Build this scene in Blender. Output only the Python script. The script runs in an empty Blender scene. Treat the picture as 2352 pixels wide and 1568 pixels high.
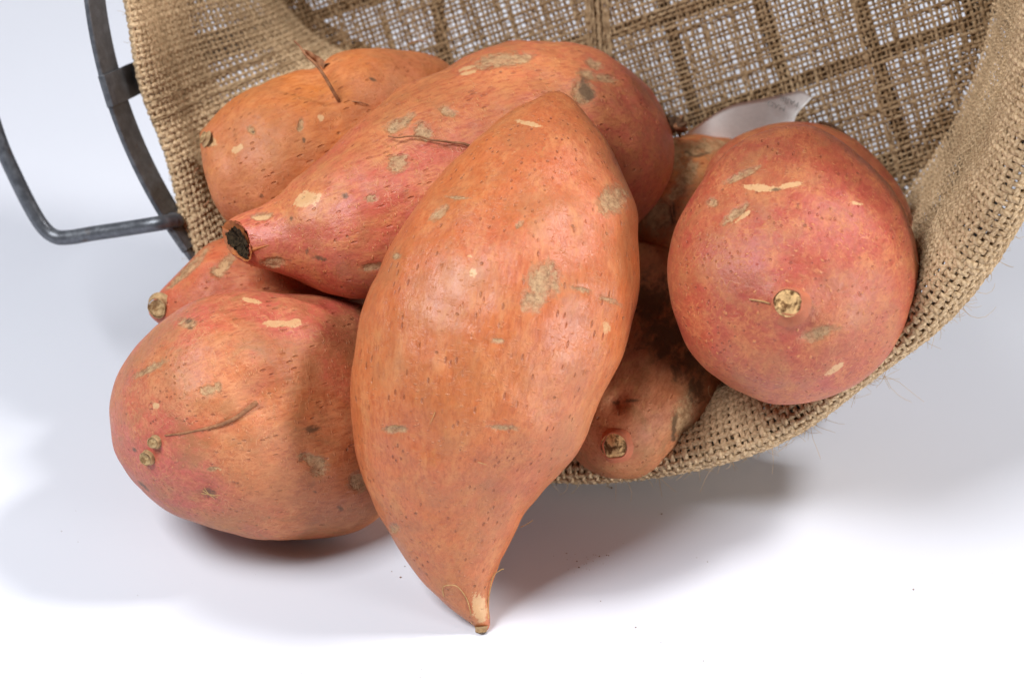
import bpy, math, random
import numpy as np
from mathutils import Matrix, Vector

random.seed(4)
rng = np.random.default_rng(7)
scene = bpy.context.scene
col = scene.collection
CM = 0.01                       # the scene is measured in centimetres, stored in metres

# ------------------------------------------------------------------ camera
PITCH = math.radians(35)
LENS = 70.0
CAM = np.array([0.0, -41.2, 38.75])
cam_d = bpy.data.cameras.new("camera")
cam_d.lens = LENS
cam_d.sensor_width = 36
cam_d.clip_start = 0.02
cam_d.clip_end = 30
cam_d.dof.use_dof = True
cam_d.dof.focus_distance = 0.56
cam_d.dof.aperture_fstop = 12
cam = bpy.data.objects.new("camera", cam_d)
cam.location = CAM * CM
cam.rotation_euler = (math.radians(90) - PITCH, 0, 0)
col.objects.link(cam)
scene.camera = cam

# ------------------------------------------------------------------ studio light
world = bpy.data.worlds.new("World")
scene.world = world
world.use_nodes = True
bg = world.node_tree.nodes["Background"]
bg.inputs[0].default_value = (0.86, 0.93, 1.0, 1)
bg.inputs[1].default_value = 0.025
scene.view_settings.view_transform = 'Standard'
scene.view_settings.look = 'None'
scene.view_settings.exposure = 0.1
scene.view_settings.gamma = 1.0


def area(name, loc, target, size, power, color=(1, 1, 1), size_y=None):
    d = bpy.data.lights.new(name, 'AREA')
    d.energy = power
    d.color = color
    d.size = size
    if size_y:
        d.shape = 'RECTANGLE'
        d.size_y = size_y
    o = bpy.data.objects.new(name, d)
    o.location = loc
    v = Vector(target) - Vector(loc)
    o.rotation_euler = v.to_track_quat('-Z', 'Y').to_euler()
    col.objects.link(o)
    return o


area("key_lamp", (0.78, 0.19, 1.10), (0.02, 0.04, 0.05), 0.16, 10.5, (1.0, 0.98, 0.95))
area("top_softbox", (-0.45, -0.20, 0.80), (-0.02, 0.03, 0.04), 0.36, 9, (0.98, 0.99, 1.0))
area("right_softbox", (0.98, -0.46, 0.17), (-0.03, 0.06, 0.10), 0.26, 7.5, (1.0, 0.99, 0.97))

# ------------------------------------------------------------------ pixel <-> place helpers
F_ = np.array([0, math.cos(PITCH), -math.sin(PITCH)])
R_ = np.array([1.0, 0, 0])
U_ = np.array([0, math.sin(PITCH), math.cos(PITCH)])
K0 = 36.0 / LENS / 2352.0


def at(u, v, d):
    """point seen at (u, v) of the 2352 x 1568 view, d centimetres deep"""
    u = np.asarray(u, float)[..., None]
    v = np.asarray(v, float)[..., None]
    d = np.asarray(d, float)[..., None]
    return CAM + d * F_ + (u - 1176) * K0 * d * R_ - (v - 784) * K0 * d * U_


def proj(X):
    q = X - CAM
    d = q @ F_
    return np.stack([1176 + (q @ R_) / d / K0, 784 - (q @ U_) / d / K0, d], -1)


def ground(u, v, z=0.0):
    dirs = F_ + (u - 1176) * K0 * R_ - (v - 784) * K0 * U_
    return CAM + dirs * ((z - CAM[2]) / dirs[2])


# ------------------------------------------------------------------ object helpers
def mesh_from(name, V, faces=None, quads=None, smooth=True):
    me = bpy.data.meshes.new(name)
    V = np.asarray(V, np.float32)
    if quads is not None:
        quads = np.asarray(quads, np.int32)
        nf = len(quads)
        k = quads.shape[1]
        me.vertices.add(len(V))
        me.vertices.foreach_set("co", V.ravel())
        me.loops.add(nf * k)
        me.loops.foreach_set("vertex_index", quads.ravel())
        me.polygons.add(nf)
        me.polygons.foreach_set("loop_start", np.arange(0, nf * k, k, dtype=np.int32))
        me.update(calc_edges=True)
    else:
        me.from_pydata([tuple(map(float, p)) for p in V], [], faces)
        me.update()
    me.polygons.foreach_set("use_smooth", np.full(len(me.polygons), smooth, bool))
    return me


def attr(me, name, data):
    a = me.attributes.new(name, 'FLOAT', 'POINT')
    a.data.foreach_set("value", np.asarray(data, np.float32))


def link(name, me, mat=None, parent=None, **props):
    o = bpy.data.objects.new(name, me)
    if mat and me is not None:
        me.materials.append(mat)
    col.objects.link(o)
    if parent is not None:
        o.parent = parent
        o.matrix_parent_inverse = parent.matrix_world.inverted()
    for k, v in props.items():
        o[k] = v
    return o


def place(name, Vw, mat, frame=None, parent=None, quads=None, faces=None, smooth=True, **props):
    """world-space (cm) vertices -> object with its own origin and axes"""
    Vw = np.asarray(Vw, float)
    if frame is None:
        frame = np.eye(4)
        frame[:3, 3] = Vw.mean(0)
    Rm, c = frame[:3, :3], frame[:3, 3]
    me = mesh_from(name, (Vw - c) @ Rm * CM, quads=quads, faces=faces, smooth=smooth)
    o = bpy.data.objects.new(name, me)
    me.materials.append(mat)
    M = np.eye(4)
    M[:3, :3] = Rm
    M[:3, 3] = c * CM
    col.objects.link(o)
    if parent is not None:
        o.parent = parent
        M = np.linalg.inv(np.array(parent_matrix[parent.name])) @ M
    o.matrix_local = Matrix(M.tolist())
    if parent is None:
        parent_matrix[o.name] = M
    else:
        parent_matrix[o.name] = np.array(parent_matrix[parent.name]) @ M
    for k, v in props.items():
        o[k] = v
    return o


parent_matrix = {}


def twist(me, n, m, sides, step_deg):
    """phase of the spun strands round and along every thread, as cosine and sine"""
    ang = np.arange(sides) / sides * 2 * np.pi + (np.pi / 4 if sides == 4 else 0)
    ph = ang[None, None] + np.radians(step_deg) * np.arange(m)[None, :, None] + np.arange(n)[:, None, None] * 1.7
    attr(me, "tw_c", np.cos(ph).ravel())
    attr(me, "tw_s", np.sin(ph).ravel())


def grid_quads(nr, nc, wrap_c=False, wrap_r=False, off=0):
    r = np.arange(nr if wrap_r else nr - 1)
    c = np.arange(nc if wrap_c else nc - 1)
    rr, cc = np.meshgrid(r, c, indexing='ij')
    r2 = (rr + 1) % nr
    c2 = (cc + 1) % nc
    q = np.stack([rr * nc + cc, rr * nc + c2, r2 * nc + c2, r2 * nc + cc], -1).reshape(-1, 4)
    return q + off


def tubes(paths, rad, sides=4, flat=1.0, side_dir=None, closed=False):
    """paths [n, m, 3]; rad scalar / [n, m]; flat = thickness / width across side_dir.  Returns V, quads"""
    P = np.asarray(paths, float)
    n, m, _ = P.shape
    rad = np.broadcast_to(np.asarray(rad, float), (n, m))
    T = np.gradient(P, axis=1)
    if closed:
        T = np.roll(P, -1, 1) - np.roll(P, 1, 1)
    T /= np.linalg.norm(T, axis=2, keepdims=True) + 1e-12
    if side_dir is None:
        ref = np.where(np.abs(T[..., 2:3]) > 0.9, np.array([1.0, 0, 0]), np.array([0, 0, 1.0]))
        A = np.cross(T, ref)
    else:
        A = np.cross(T, np.broadcast_to(side_dir, P.shape))
    A /= np.linalg.norm(A, axis=2, keepdims=True) + 1e-12
    B = np.cross(A, T)
    ang = np.arange(sides) / sides * 2 * np.pi + (np.pi / 4 if sides == 4 else 0)
    V = (P[:, :, None] + rad[..., None, None] * (np.cos(ang)[:, None] * A[:, :, None] + flat * np.sin(ang)[:, None] * B[:, :, None]))
    q = grid_quads(m, sides, wrap_c=True, wrap_r=closed)
    Q = (q[None] + (np.arange(n) * m * sides)[:, None, None]).reshape(-1, 4)
    return V.reshape(-1, 3), Q


def spline(pts, n):
    """Catmull-Rom through pts [k, c], n samples"""
    P = np.asarray(pts, float)
    P = np.vstack([2 * P[0] - P[1], P, 2 * P[-1] - P[-2]])
    seg = len(P) - 3
    t = np.linspace(0, seg - 1e-6, n)
    i = t.astype(int)
    f = (t - i)[:, None]
    a, b, c, d = P[i], P[i + 1], P[i + 2], P[i + 3]
    return 0.5 * (2 * b + (c - a) * f + (2 * a - 5 * b + 4 * c - d) * f ** 2 + (3 * b - a - 3 * c + d) * f ** 3)


def waves(X, scale, n=20, seed=0):
    """smooth pseudo-noise about unit amplitude; scale = features per cm"""
    g = np.random.default_rng(seed)
    k = g.normal(size=(n, 3))
    k /= np.linalg.norm(k, axis=1, keepdims=True)
    k *= scale * 2 * np.pi * g.uniform(0.5, 1.3, (n, 1))
    ph = g.uniform(0, 2 * np.pi, n)
    return np.sin(X @ k.T + ph).sum(-1) / math.sqrt(n / 2)


# ------------------------------------------------------------------ material helpers
class NT:
    def __init__(self, name):
        self.mat = bpy.data.materials.new(name)
        self.mat.use_nodes = True
        self.t = self.mat.node_tree
        self.n = self.t.nodes
        self.bsdf = self.n["Principled BSDF"]

    def new(self, typ, **kw):
        nd = self.n.new(typ)
        for k, v in kw.items():
            setattr(nd, k, v)
        return nd

    def put(self, sock, val):
        if isinstance(val, bpy.types.NodeSocket):
            self.t.links.new(val, sock)
        elif val is not None:
            if isinstance(val, (tuple, list)) and len(val) == 3 and sock.type == 'RGBA':
                val = (*val, 1)
            sock.default_value = val

    def math(self, op, a, b=None, c=None, clamp=False):
        nd = self.new('ShaderNodeMath', operation=op, use_clamp=clamp)
        self.put(nd.inputs[0], a)
        self.put(nd.inputs[1], b)
        self.put(nd.inputs[2], c)
        return nd.outputs[0]

    def mix(self, f, a, b, blend='MIX'):
        nd = self.new('ShaderNodeMix', data_type='RGBA', blend_type=blend)
        self.put(nd.inputs[0], f)
        self.put(nd.inputs[6], a)
        self.put(nd.inputs[7], b)
        return nd.outputs[2]

    def map(self, vec, scale=(1, 1, 1), loc=(0, 0, 0), rot=(0, 0, 0)):
        nd = self.new('ShaderNodeMapping')
        self.put(nd.inputs[0], vec)
        nd.inputs[1].default_value = loc
        nd.inputs[2].default_value = rot
        nd.inputs[3].default_value = scale
        return nd.outputs[0]

    def noise(self, vec, scale, detail=3, rough=0.55, dist=0.0, color=False):
        nd = self.new('ShaderNodeTexNoise')
        self.put(nd.inputs['Vector'], vec)
        nd.inputs['Scale'].default_value = scale
        nd.inputs['Detail'].default_value = detail
        nd.inputs['Roughness'].default_value = rough
        nd.inputs['Distortion'].default_value = dist
        return nd.outputs['Color' if color else 'Fac']

    def voronoi(self, vec, scale, feature='F1', rand=1.0):
        nd = self.new('ShaderNodeTexVoronoi', feature=feature)
        self.put(nd.inputs['Vector'], vec)
        nd.inputs['Scale'].default_value = scale
        nd.inputs['Randomness'].default_value = rand
        return nd

    def step(self, x, lo, hi, a=0.0, b=1.0):
        nd = self.new('ShaderNodeMapRange', interpolation_type='SMOOTHSTEP')
        self.put(nd.inputs[0], x)
        nd.inputs[1].default_value = lo
        nd.inputs[2].default_value = hi
        nd.inputs[3].default_value = a
        nd.inputs[4].default_value = b
        return nd.outputs[0]

    def attr(self, name):
        return self.new('ShaderNodeAttribute', attribute_name=name).outputs['Fac']

    def obj(self, scale=100.0):
        tc = self.new('ShaderNodeTexCoord')
        return self.map(tc.outputs['Object'], (scale,) * 3)

    def bump(self, h, strength, dist, prev=None):
        nd = self.new('ShaderNodeBump')
        nd.inputs['Strength'].default_value = strength
        nd.inputs['Distance'].default_value = dist * CM
        self.put(nd.inputs['Height'], h)
        if prev is not None:
            self.put(nd.inputs['Normal'], prev)
        return nd.outputs[0]

    def out(self, color=None, rough=None, normal=None, spec=None):
        self.put(self.bsdf.inputs['Base Color'], color)
        self.put(self.bsdf.inputs['Roughness'], rough)
        self.put(self.bsdf.inputs['Normal'], normal)
        self.put(self.bsdf.inputs['Specular IOR Level'], spec)
        return self.mat


def skin_material(name, main, second, dark, light, seed, balance=0.5, dash=0.6, fleck=0.5, net=0.5, dirt=0.35,
                  rough=0.46, spec=0.42, lump=0.5):
    """sweet potato skin; local Z runs along the root"""
    m = NT(name)
    co = m.obj()
    sh = m.map(co, (1, 1, 1), (seed * 3.7, seed * 1.9, seed * 5.3))
    along = m.map(sh, (1.0, 1.0, 0.38))
    across = m.map(sh, (0.55, 0.55, 1.5))
    warp = m.noise(sh, 1.1, 2, color=True)
    wv = m.new('ShaderNodeVectorMath', operation='SCALE')
    m.put(wv.inputs[0], warp)
    wv.inputs['Scale'].default_value = 0.7
    wa = m.new('ShaderNodeVectorMath', operation='ADD')
    m.put(wa.inputs[0], across)
    m.put(wa.inputs[1], wv.outputs[0])
    warped = wa.outputs[0]
    # broad blend of the two skin colours
    n1 = m.noise(sh, 0.33, 4, 0.6, 0.4)
    f1 = m.step(n1, balance - 0.16, balance + 0.16)
    tint = m.attr("tint")
    f1 = m.math('ADD', f1, tint, clamp=True)
    c = m.mix(f1, main, second)
    # middle mottling
    n2 = m.noise(along, 1.6, 6, 0.70, 0.3)
    c = m.mix(m.step(n2, 0.44, 0.70, 0.0, 0.75), c, light)
    n5 = m.noise(m.map(sh, (1.0, 1.0, 0.6), (5, 9, 3)), 2.6, 5, 0.72, 0.8)
    c = m.mix(m.step(n5, 0.52, 0.68, 0.0, 0.5 * lump), c, (light[0] * 0.92, light[1] * 1.02, light[2] * 0.72))
    n3 = m.noise(sh, 0.9, 6, 0.72, 0.6)
    c = m.mix(m.step(n3, 0.48, 0.74, 0.0, 0.75 * lump), c, dark)
    # fine grain running along the root
    n4 = m.noise(m.map(sh, (1.5, 1.5, 0.45)), 6.0, 5, 0.78)
    c = m.mix(m.step(n4, 0.34, 0.56, 0.62, 0.0), c, dark)
    c = m.mix(m.step(n4, 0.54, 0.78, 0.0, 0.50), c, light)
    # hair-thin pale lines, in patches
    line = None
    for (vec, sc, w_, k0) in ((warped, 1.7, 0.022, 0.44), (m.map(sh, (1.6, 0.7, 0.8), (3, 1, 7), (0.4, 0.3, 0.9)), 2.3, 0.020, 0.46), (m.map(sh, (0.8, 1.5, 1.5), (9, 4, 2)), 2.1, 0.022, 0.46)):
        hn = m.math('ABSOLUTE', m.math('SUBTRACT', m.noise(vec, sc, 2, 0.5, 1.2), 0.5))
        l_ = m.math('MULTIPLY', m.step(hn, 0.0, w_, 1, 0), m.step(m.noise(m.map(sh, (1, 1, 1), (sc * 5, 2, 1)), 1.3, 3), k0, k0 + 0.14))
        line = l_ if line is None else m.math('MAXIMUM', line, l_)
    c = m.mix(m.math('MULTIPLY', line, net * 0.8), c, light)
    # short pale flecks, across
    vf = m.voronoi(m.map(sh, (1.2, 1.2, 3.0), rot=(0.3, 0.15, 0)), 3.0)
    sep = m.new('ShaderNodeSeparateColor')
    m.put(sep.inputs[0], vf.outputs['Color'])
    fl = m.math('MULTIPLY', m.step(vf.outputs['Distance'], 0.10, 0.24, 1, 0), m.step(sep.outputs[0], 0.45, 0.55))
    c = m.mix(m.math('MULTIPLY', fl, fleck), c, (min(1, light[0] * 1.12), light[1] * 1.2, light[2] * 1.2))
    # dark lenticel dashes along the root
    vd = m.voronoi(m.map(sh, (3.0, 3.0, 0.95), rot=(0.08, 0.1, 0)), 2.1)
    sep2 = m.new('ShaderNodeSeparateColor')
    m.put(sep2.inputs[0], vd.outputs['Color'])
    da = m.math('MULTIPLY', m.step(vd.outputs['Distance'], 0.12, 0.27, 1, 0), m.step(sep2.outputs[1], 0.42, 0.56))
    da = m.math('MULTIPLY', da, m.step(m.noise(sh, 0.8, 2), 0.36, 0.55))
    c = m.mix(m.math('MULTIPLY', da, dash), c, (dark[0] * 0.68, dark[1] * 0.66, dark[2] * 0.7))
    # tiny dark pits anywhere
    vp = m.voronoi(sh, 2.8)
    sep3 = m.new('ShaderNodeSeparateColor')
    m.put(sep3.inputs[0], vp.outputs['Color'])
    pit = m.math('MULTIPLY', m.step(vp.outputs['Distance'], 0.05, 0.17, 1, 0), m.step(sep3.outputs[2], 0.88, 0.94))
    c = m.mix(m.math('MULTIPLY', pit, 0.5), c, (0.10, 0.045, 0.02))
    # soil clinging in thin films
    nd = m.noise(sh, 0.75, 6, 0.72, 0.8)
    c = m.mix(m.step(nd, 0.46, 0.72, 0.0, dirt * 1.25), c, (0.34, 0.155, 0.062))
    c = m.mix(m.step(m.noise(m.map(sh, (1, 1, 1), (4, 4, 9)), 0.42, 5, 0.68, 0.6), 0.46, 0.66, 0.0, 0.40), c, (0.40, 0.165, 0.066))
    # corky tan scabs, at the places where the root has them
    rag = m.noise(m.map(sh, (1, 1, 1)), 3.6, 5, 0.7)
    rag2 = m.noise(m.map(sh, (1.3, 1.3, 0.6)), 9.0, 5, 0.75)
    rg2 = m.math('ADD', m.math('MULTIPLY', m.math('SUBTRACT', rag, 0.5), 0.9), m.math('MULTIPLY', m.math('SUBTRACT', rag2, 0.5), 0.75))
    s = m.math('ADD', m.attr("scab"), rg2)
    sm = m.math('MULTIPLY', m.step(s, 0.50, 0.64), m.step(m.noise(sh, 2.2, 5, 0.7), 0.30, 0.55, 0.45, 1.0))
    halo = m.math('MULTIPLY', m.step(s, 0.30, 0.50), m.step(m.noise(sh, 3.0, 4, 0.7), 0.35, 0.6))
    rim = m.math('MULTIPLY', m.step(s, 0.36, 0.47), m.step(s, 0.50, 0.60, 1, 0))
    scol = m.mix(m.step(m.noise(sh, 5.5, 6, 0.8), 0.36, 0.62), (0.20, 0.115, 0.050), (0.52, 0.35, 0.185))
    c = m.mix(m.math('MULTIPLY', halo, 0.45), c, (0.62, 0.32, 0.155))
    c = m.mix(m.math('MULTIPLY', rim, 0.30), c, (0.20, 0.085, 0.03))
    c = m.mix(m.math('MULTIPLY', sm, 0.80), c, scol)
    # bare pale scrapes
    p = m.math('ADD', m.attr("pale"), rg2)
    c = m.mix(m.step(p, 0.47, 0.55, 0, 0.9), c, m.mix(rag, (0.56, 0.29, 0.12), (0.72, 0.47, 0.25)))
    # black and brown stains
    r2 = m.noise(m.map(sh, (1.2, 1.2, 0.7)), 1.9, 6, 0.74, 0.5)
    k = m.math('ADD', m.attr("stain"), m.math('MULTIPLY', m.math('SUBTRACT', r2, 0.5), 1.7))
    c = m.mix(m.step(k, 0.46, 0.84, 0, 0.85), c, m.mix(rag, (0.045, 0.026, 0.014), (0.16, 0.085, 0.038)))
    # relief
    h = m.math('ADD', m.math('MULTIPLY', n4, 0.5), m.math('MULTIPLY', n2, 0.5))
    nrm = m.bump(h, 0.7, 0.05)
    h2 = m.math('SUBTRACT', m.math('MULTIPLY', fl, 0.5), m.math('ADD', da, pit))
    h2 = m.math('ADD', h2, m.math('MULTIPLY', line, 0.12))
    h2 = m.math('ADD', h2, m.math('MULTIPLY', sm, m.math('SUBTRACT', m.noise(sh, 6.0, 3), 0.75)))
    nrm = m.bump(h2, 0.8, 0.04, nrm)
    nrm = m.bump(m.math('MULTIPLY', m.step(s, 0.40, 0.60), m.math('SUBTRACT', m.math('MULTIPLY', rag2, 1.4), 1.1)), 0.5, 0.04, nrm)
    nrm = m.bump(m.noise(sh, 1.1, 3, 0.5), 0.5, 0.12, nrm)
    rg = m.step(n2, 0.3, 0.7, rough - 0.07, rough + 0.12)
    rg = m.math('ADD', rg, m.math('MULTIPLY', sm, 0.25))
    return m.out(c, rg, nrm, spec)


def simple_material(name, c1, c2, scale, rough=0.7, spec=0.3, bump=0.0, bdist=0.03, metal=0.0, lo=0.32, hi=0.68):
    m = NT(name)
    co = m.obj()
    n = m.noise(co, scale, 5, 0.65)
    c = m.mix(m.step(n, lo, hi), c1, c2)
    nrm = m.bump(n, bump, bdist) if bump else None
    m.bsdf.inputs['Metallic'].default_value = metal
    return m.out(c, rough, nrm, spec)


# ------------------------------------------------------------------ paper
mp = NT("white_paper")
pc = mp.obj()
pn = mp.noise(pc, 14.0, 3, 0.6)
pl = mp.noise(pc, 0.05, 2)
pcol = mp.mix(mp.step(pl, 0.3, 0.7), (0.660, 0.680, 0.755), (0.680, 0.700, 0.770))
sv = mp.voronoi(pc, 0.30)
ssep = mp.new('ShaderNodeSeparateColor')
mp.put(ssep.inputs[0], sv.outputs['Color'])
# a stray speck per few centimetres, each of its own size
srad = mp.math('MULTIPLY', mp.math('POWER', ssep.outputs[0], 3.0), 0.034)
sm_ = mp.math('MULTIPLY', mp.math('LESS_THAN', sv.outputs['Distance'], srad), mp.math('GREATER_THAN', ssep.outputs[1], 0.45))
pcol = mp.mix(mp.math('MULTIPLY', sm_, 0.4), pcol, (0.42, 0.43, 0.47))
paper = mp.out(pcol, 0.75, mp.bump(pn, 0.05, 0.02), 0.25)
ys = np.concatenate([np.linspace(-150, 75, 40), 75 + 40 * np.sin(np.linspace(0.05, np.pi / 2, 24)), [115, 115]])
zs = np.concatenate([np.zeros(40), 40 - 40 * np.cos(np.linspace(0.05, np.pi / 2, 24)), [90, 160]])
xs = np.linspace(-170, 170, 30)
PV = np.stack([np.repeat(xs[None], len(ys), 0), np.repeat(ys[:, None], 30, 1), np.repeat(zs[:, None], 30, 1)], -1).reshape(-1, 3)
place("backdrop", PV, paper, np.eye(4), quads=grid_quads(len(ys), 30), kind="structure",
      label="seamless white paper sweep under the basket")

# ------------------------------------------------------------------ basket frame of reference
BT, BY = math.radians(15), -0.285
BR = 14.14
NB = np.array([math.sin(BY) * math.cos(BT), -math.cos(BY) * math.cos(BT), math.sin(BT)])
HB = np.array([math.cos(BY), math.sin(BY), 0])
UB = np.cross(NB, HB)
UB = UB if UB[2] > 0 else -UB
CB = np.array([0.65, 10.43, 14.46])
KB = -NB


def ring(th, r, w):
    th, r, w = np.broadcast_arrays(np.asarray(th, float), r, w)
    return CB + (r * np.cos(th))[..., None] * HB + (r * np.sin(th))[..., None] * UB + w[..., None] * KB


def ring_plane(u, v, w=0.0):
    """where the line of sight (u, v) meets the basket's mouth"""
    dirs = F_ + (u - 1176) * K0 * R_ - (v - 784) * K0 * U_
    o = CB + w * KB
    return CAM + dirs * (((o - CAM) @ KB) / (dirs @ KB))


WL, WR = 9.0, 12.6               # depth and back radius


def wall_r(w):
    return BR - 0.45 - (BR - 0.45 - WR) * np.clip(w / (WL - 0.8), 0, 1)


metal = NT("dark_painted_steel")
mc = metal.obj()
mn = metal.noise(mc, 3.0, 6, 0.7)
mcol = metal.mix(metal.step(mn, 0.35, 0.75), (0.095, 0.102, 0.118), (0.18, 0.192, 0.215))
mcol = metal.mix(metal.step(metal.noise(mc, 1.1, 5, 0.7), 0.62, 0.72, 0, 0.6), mcol, (0.10, 0.06, 0.035))
metal.bsdf.inputs['Metallic'].default_value = 0.5
steel = metal.out(mcol, metal.step(mn, 0.3, 0.8, 0.32, 0.55), metal.bump(mn, 0.25, 0.03), 0.5)

ms_ = NT("brown_strap")  # mottled brown colour of the bottom grid straps
mcs = ms_.obj()
grid_brown = ms_.out(ms_.mix(ms_.noise(mcs, 1.5, 5, 0.7), (0.15, 0.092, 0.052), (0.24, 0.155, 0.092)), 0.7, None, 0.3)
basket = bpy.data.objects.new("wire_basket", None)
basket.location = CB * CM
basket["label"] = "dark grey steel strap basket lying on its side round the burlap"
basket["category"] = "basket"
basket.empty_display_size = 0.02
col.objects.link(basket)
Mb = np.eye(4)
Mb[:3, 3] = CB * CM
parent_matrix[basket.name] = Mb


def band(th, r_in, r_out, w0, w1, closed):
    """flat hoop; th array"""
    P = np.stack([ring(th, r_in, w0), ring(th, r_in, w1), ring(th, r_out, w1), ring(th, r_out, w0)], 1)
    n = len(th)
    V = P.reshape(-1, 3)
    Q = grid_quads(n, 4, wrap_c=True, wrap_r=closed)
    return V, Q


def bevel(o, width=0.03, seg=2):
    md = o.modifiers.new("edge", 'BEVEL')
    md.width = width * CM
    md.segments = seg
    md.limit_method = 'ANGLE'
    md.angle_limit = math.radians(50)


th = np.linspace(0, 2 * np.pi, 240, endpoint=False)
V, Q = band(th, BR - 0.16, BR, 0.0, 1.15, True)
o = place("rim", V, steel, parent=basket, quads=Q, smooth=False)
bevel(o, 0.05)
V, Q = band(th, wall_r(4.6) + 0.42, wall_r(4.6) + 0.55, 4.6 - 0.32, 4.6 + 0.32, True)
place("hoop", V, steel, parent=basket, quads=Q, smooth=False)


def rim_angle(u, v):
    q = ring_plane(u, v) - CB
    return math.atan2(q @ UB, q @ HB)


def strip(C2, nrm2, tan3, half, t):
    """bar of rectangular section along centres C2 (n, 3) with normals nrm2 and side direction tan3"""
    P = np.stack([C2 - half * tan3, C2 + half * tan3, C2 + half * tan3 + t * nrm2, C2 - half * tan3 + t * nrm2], 1)
    n = len(C2)
    q = grid_quads(n, 4, wrap_c=True)
    caps = [(3, 2, 1, 0), ((n - 1) * 4, (n - 1) * 4 + 1, (n - 1) * 4 + 2, (n - 1) * 4 + 3)]
    return P.reshape(-1, 3), np.vstack([q, caps])


a1, a2 = rim_angle(268, 205) % (2 * math.pi), rim_angle(402, 548) % (2 * math.pi)
NSTRAP = round(2 * math.pi / (a2 - a1))
for i in range(NSTRAP):
    a = a1 + i * (a2 - a1) if i < 4 else a1 + 3 * (a2 - a1) + (i - 3) * (2 * math.pi - 3 * (a2 - a1)) / (NSTRAP - 3)
    wr2 = [(0.95, BR + 0.03), (0.6, BR + 0.03), (0.1, BR + 0.03), (-0.04, BR - 0.02), (-0.05, BR - 0.1), (0.0, BR - 0.22), (0.3, BR - 0.25), (1.0, BR - 0.25), (1.8, BR - 0.2)]
    wr2 += [(w, float(wall_r(np.array(w))) + 0.30) for w in (3.0, 4.5, 6.0, 7.5, 8.4)] + [(9.1, 12.75), (9.3, 12.4), (9.35, 11.8)]
    q2 = np.array(wr2)
    t2 = np.gradient(q2, axis=0)
    t2 /= np.linalg.norm(t2, axis=1, keepdims=True)
    n2 = np.stack([t2[:, 1], -t2[:, 0]], -1)          # away from the cloth side
    er = math.cos(a) * HB + math.sin(a) * UB
    et = -math.sin(a) * HB + math.cos(a) * UB
    C2 = CB + q2[:, :1] * KB + q2[:, 1:] * er
    N2 = -(n2[:, :1] * KB + n2[:, 1:] * er)
    V, Q = strip(C2, N2, et, 0.50, 0.10)
    o = place("strap", V, steel, parent=basket, quads=Q, smooth=False)
    bevel(o, 0.03)

# woven grid of straps that makes the bottom of the basket
CD = CB + (WL + 0.12) * KB


def base_plane(u, v, off=0.0):
    dirs = F_ + (u - 1176) * K0 * R_ - (v - 784) * K0 * U_
    o = CB + (WL + off) * KB
    return CAM + dirs * (((o - CAM) @ KB) / (dirs @ KB))


def base_line(p, q, k):
    P, Q_ = base_plane(*p, 0.12), base_plane(*q, 0.12)
    d = (Q_ - P) / np.linalg.norm(Q_ - P)
    m = P + ((CD - P) @ d) * d
    h = math.sqrt(max(0.01, 12.3 ** 2 - ((m - CD) @ (m - CD))))
    side = np.cross(d, KB)
    t = np.linspace(-h, h, 30)
    C2 = m + t[:, None] * d
    V, Q = strip(C2 + 0.06 * k * KB, np.broadcast_to(KB, C2.shape), np.broadcast_to(side, C2.shape), 0.22, 0.09)
    place("grid_strap", V, grid_brown, parent=basket, quads=Q, smooth=False)
    return d


D1 = base_line((1600, 270), (2200, 62), 1)
for p_, q_ in (((1420, 72), (1590, 20)), ((2000, 382), (2190, 330)), ((1500, 560), (1900, 440)), ((1500, -220), (2100, -420)), ((1500, -450), (2100, -650))):
    base_line(p_, q_, 1)
D2 = base_line((1542, 70), (1600, 270), -1)
for p_, q_ in (((1760, 50), (1810, 200)), ((1982, 30), (2128, 500)), ((2205, -60), (2276, 170)), ((1000, -40), (1012, 60)), ((1352, -60), (1385, 110))):
    base_line(p_, q_, -1)

# handle rod on the left of the rim
hp = [(402, 507), (360, 514), (290, 525), (215, 536), (160, 545), (126, 543), (98, 520), (70, 475), (35, 405), (2, 330), (-30, 225), (-48, 110),
      (-58, -20), (-62, -160), (-55, -300), (-40, -420), (-10, -500), (40, -520), (120, -525), (200, -528)]
hpts = np.array([ring_plane(u, v, -0.25 if i else 0.2) for i, (u, v) in enumerate(hp)])
V, Q = tubes([spline(hpts, 160)], 0.235, 12)
place("handle", V, steel, parent=basket, quads=Q)
for (u, v) in ((398, 508), (206, -527)):
    c0 = ring_plane(u, v, 0.35)
    ph = np.linspace(0, np.pi, 10)
    rad_ = 0.30 * np.sin(ph)
    ring_ = np.linspace(0, 2 * np.pi, 16, endpoint=False)
    V = c0 + 0.34 * np.cos(ph)[:, None, None] * HB + (rad_[:, None] * np.cos(ring_))[..., None] * UB * 0.9 + (rad_[:, None] * np.sin(ring_))[..., None] * NB * 0.9
    V = V + 0.04 * waves(V, 1.2, seed=3)[..., None] * NB
    place("weld", V.reshape(-1, 3), steel, parent=basket, quads=grid_quads(10, 16, wrap_c=True))

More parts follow.
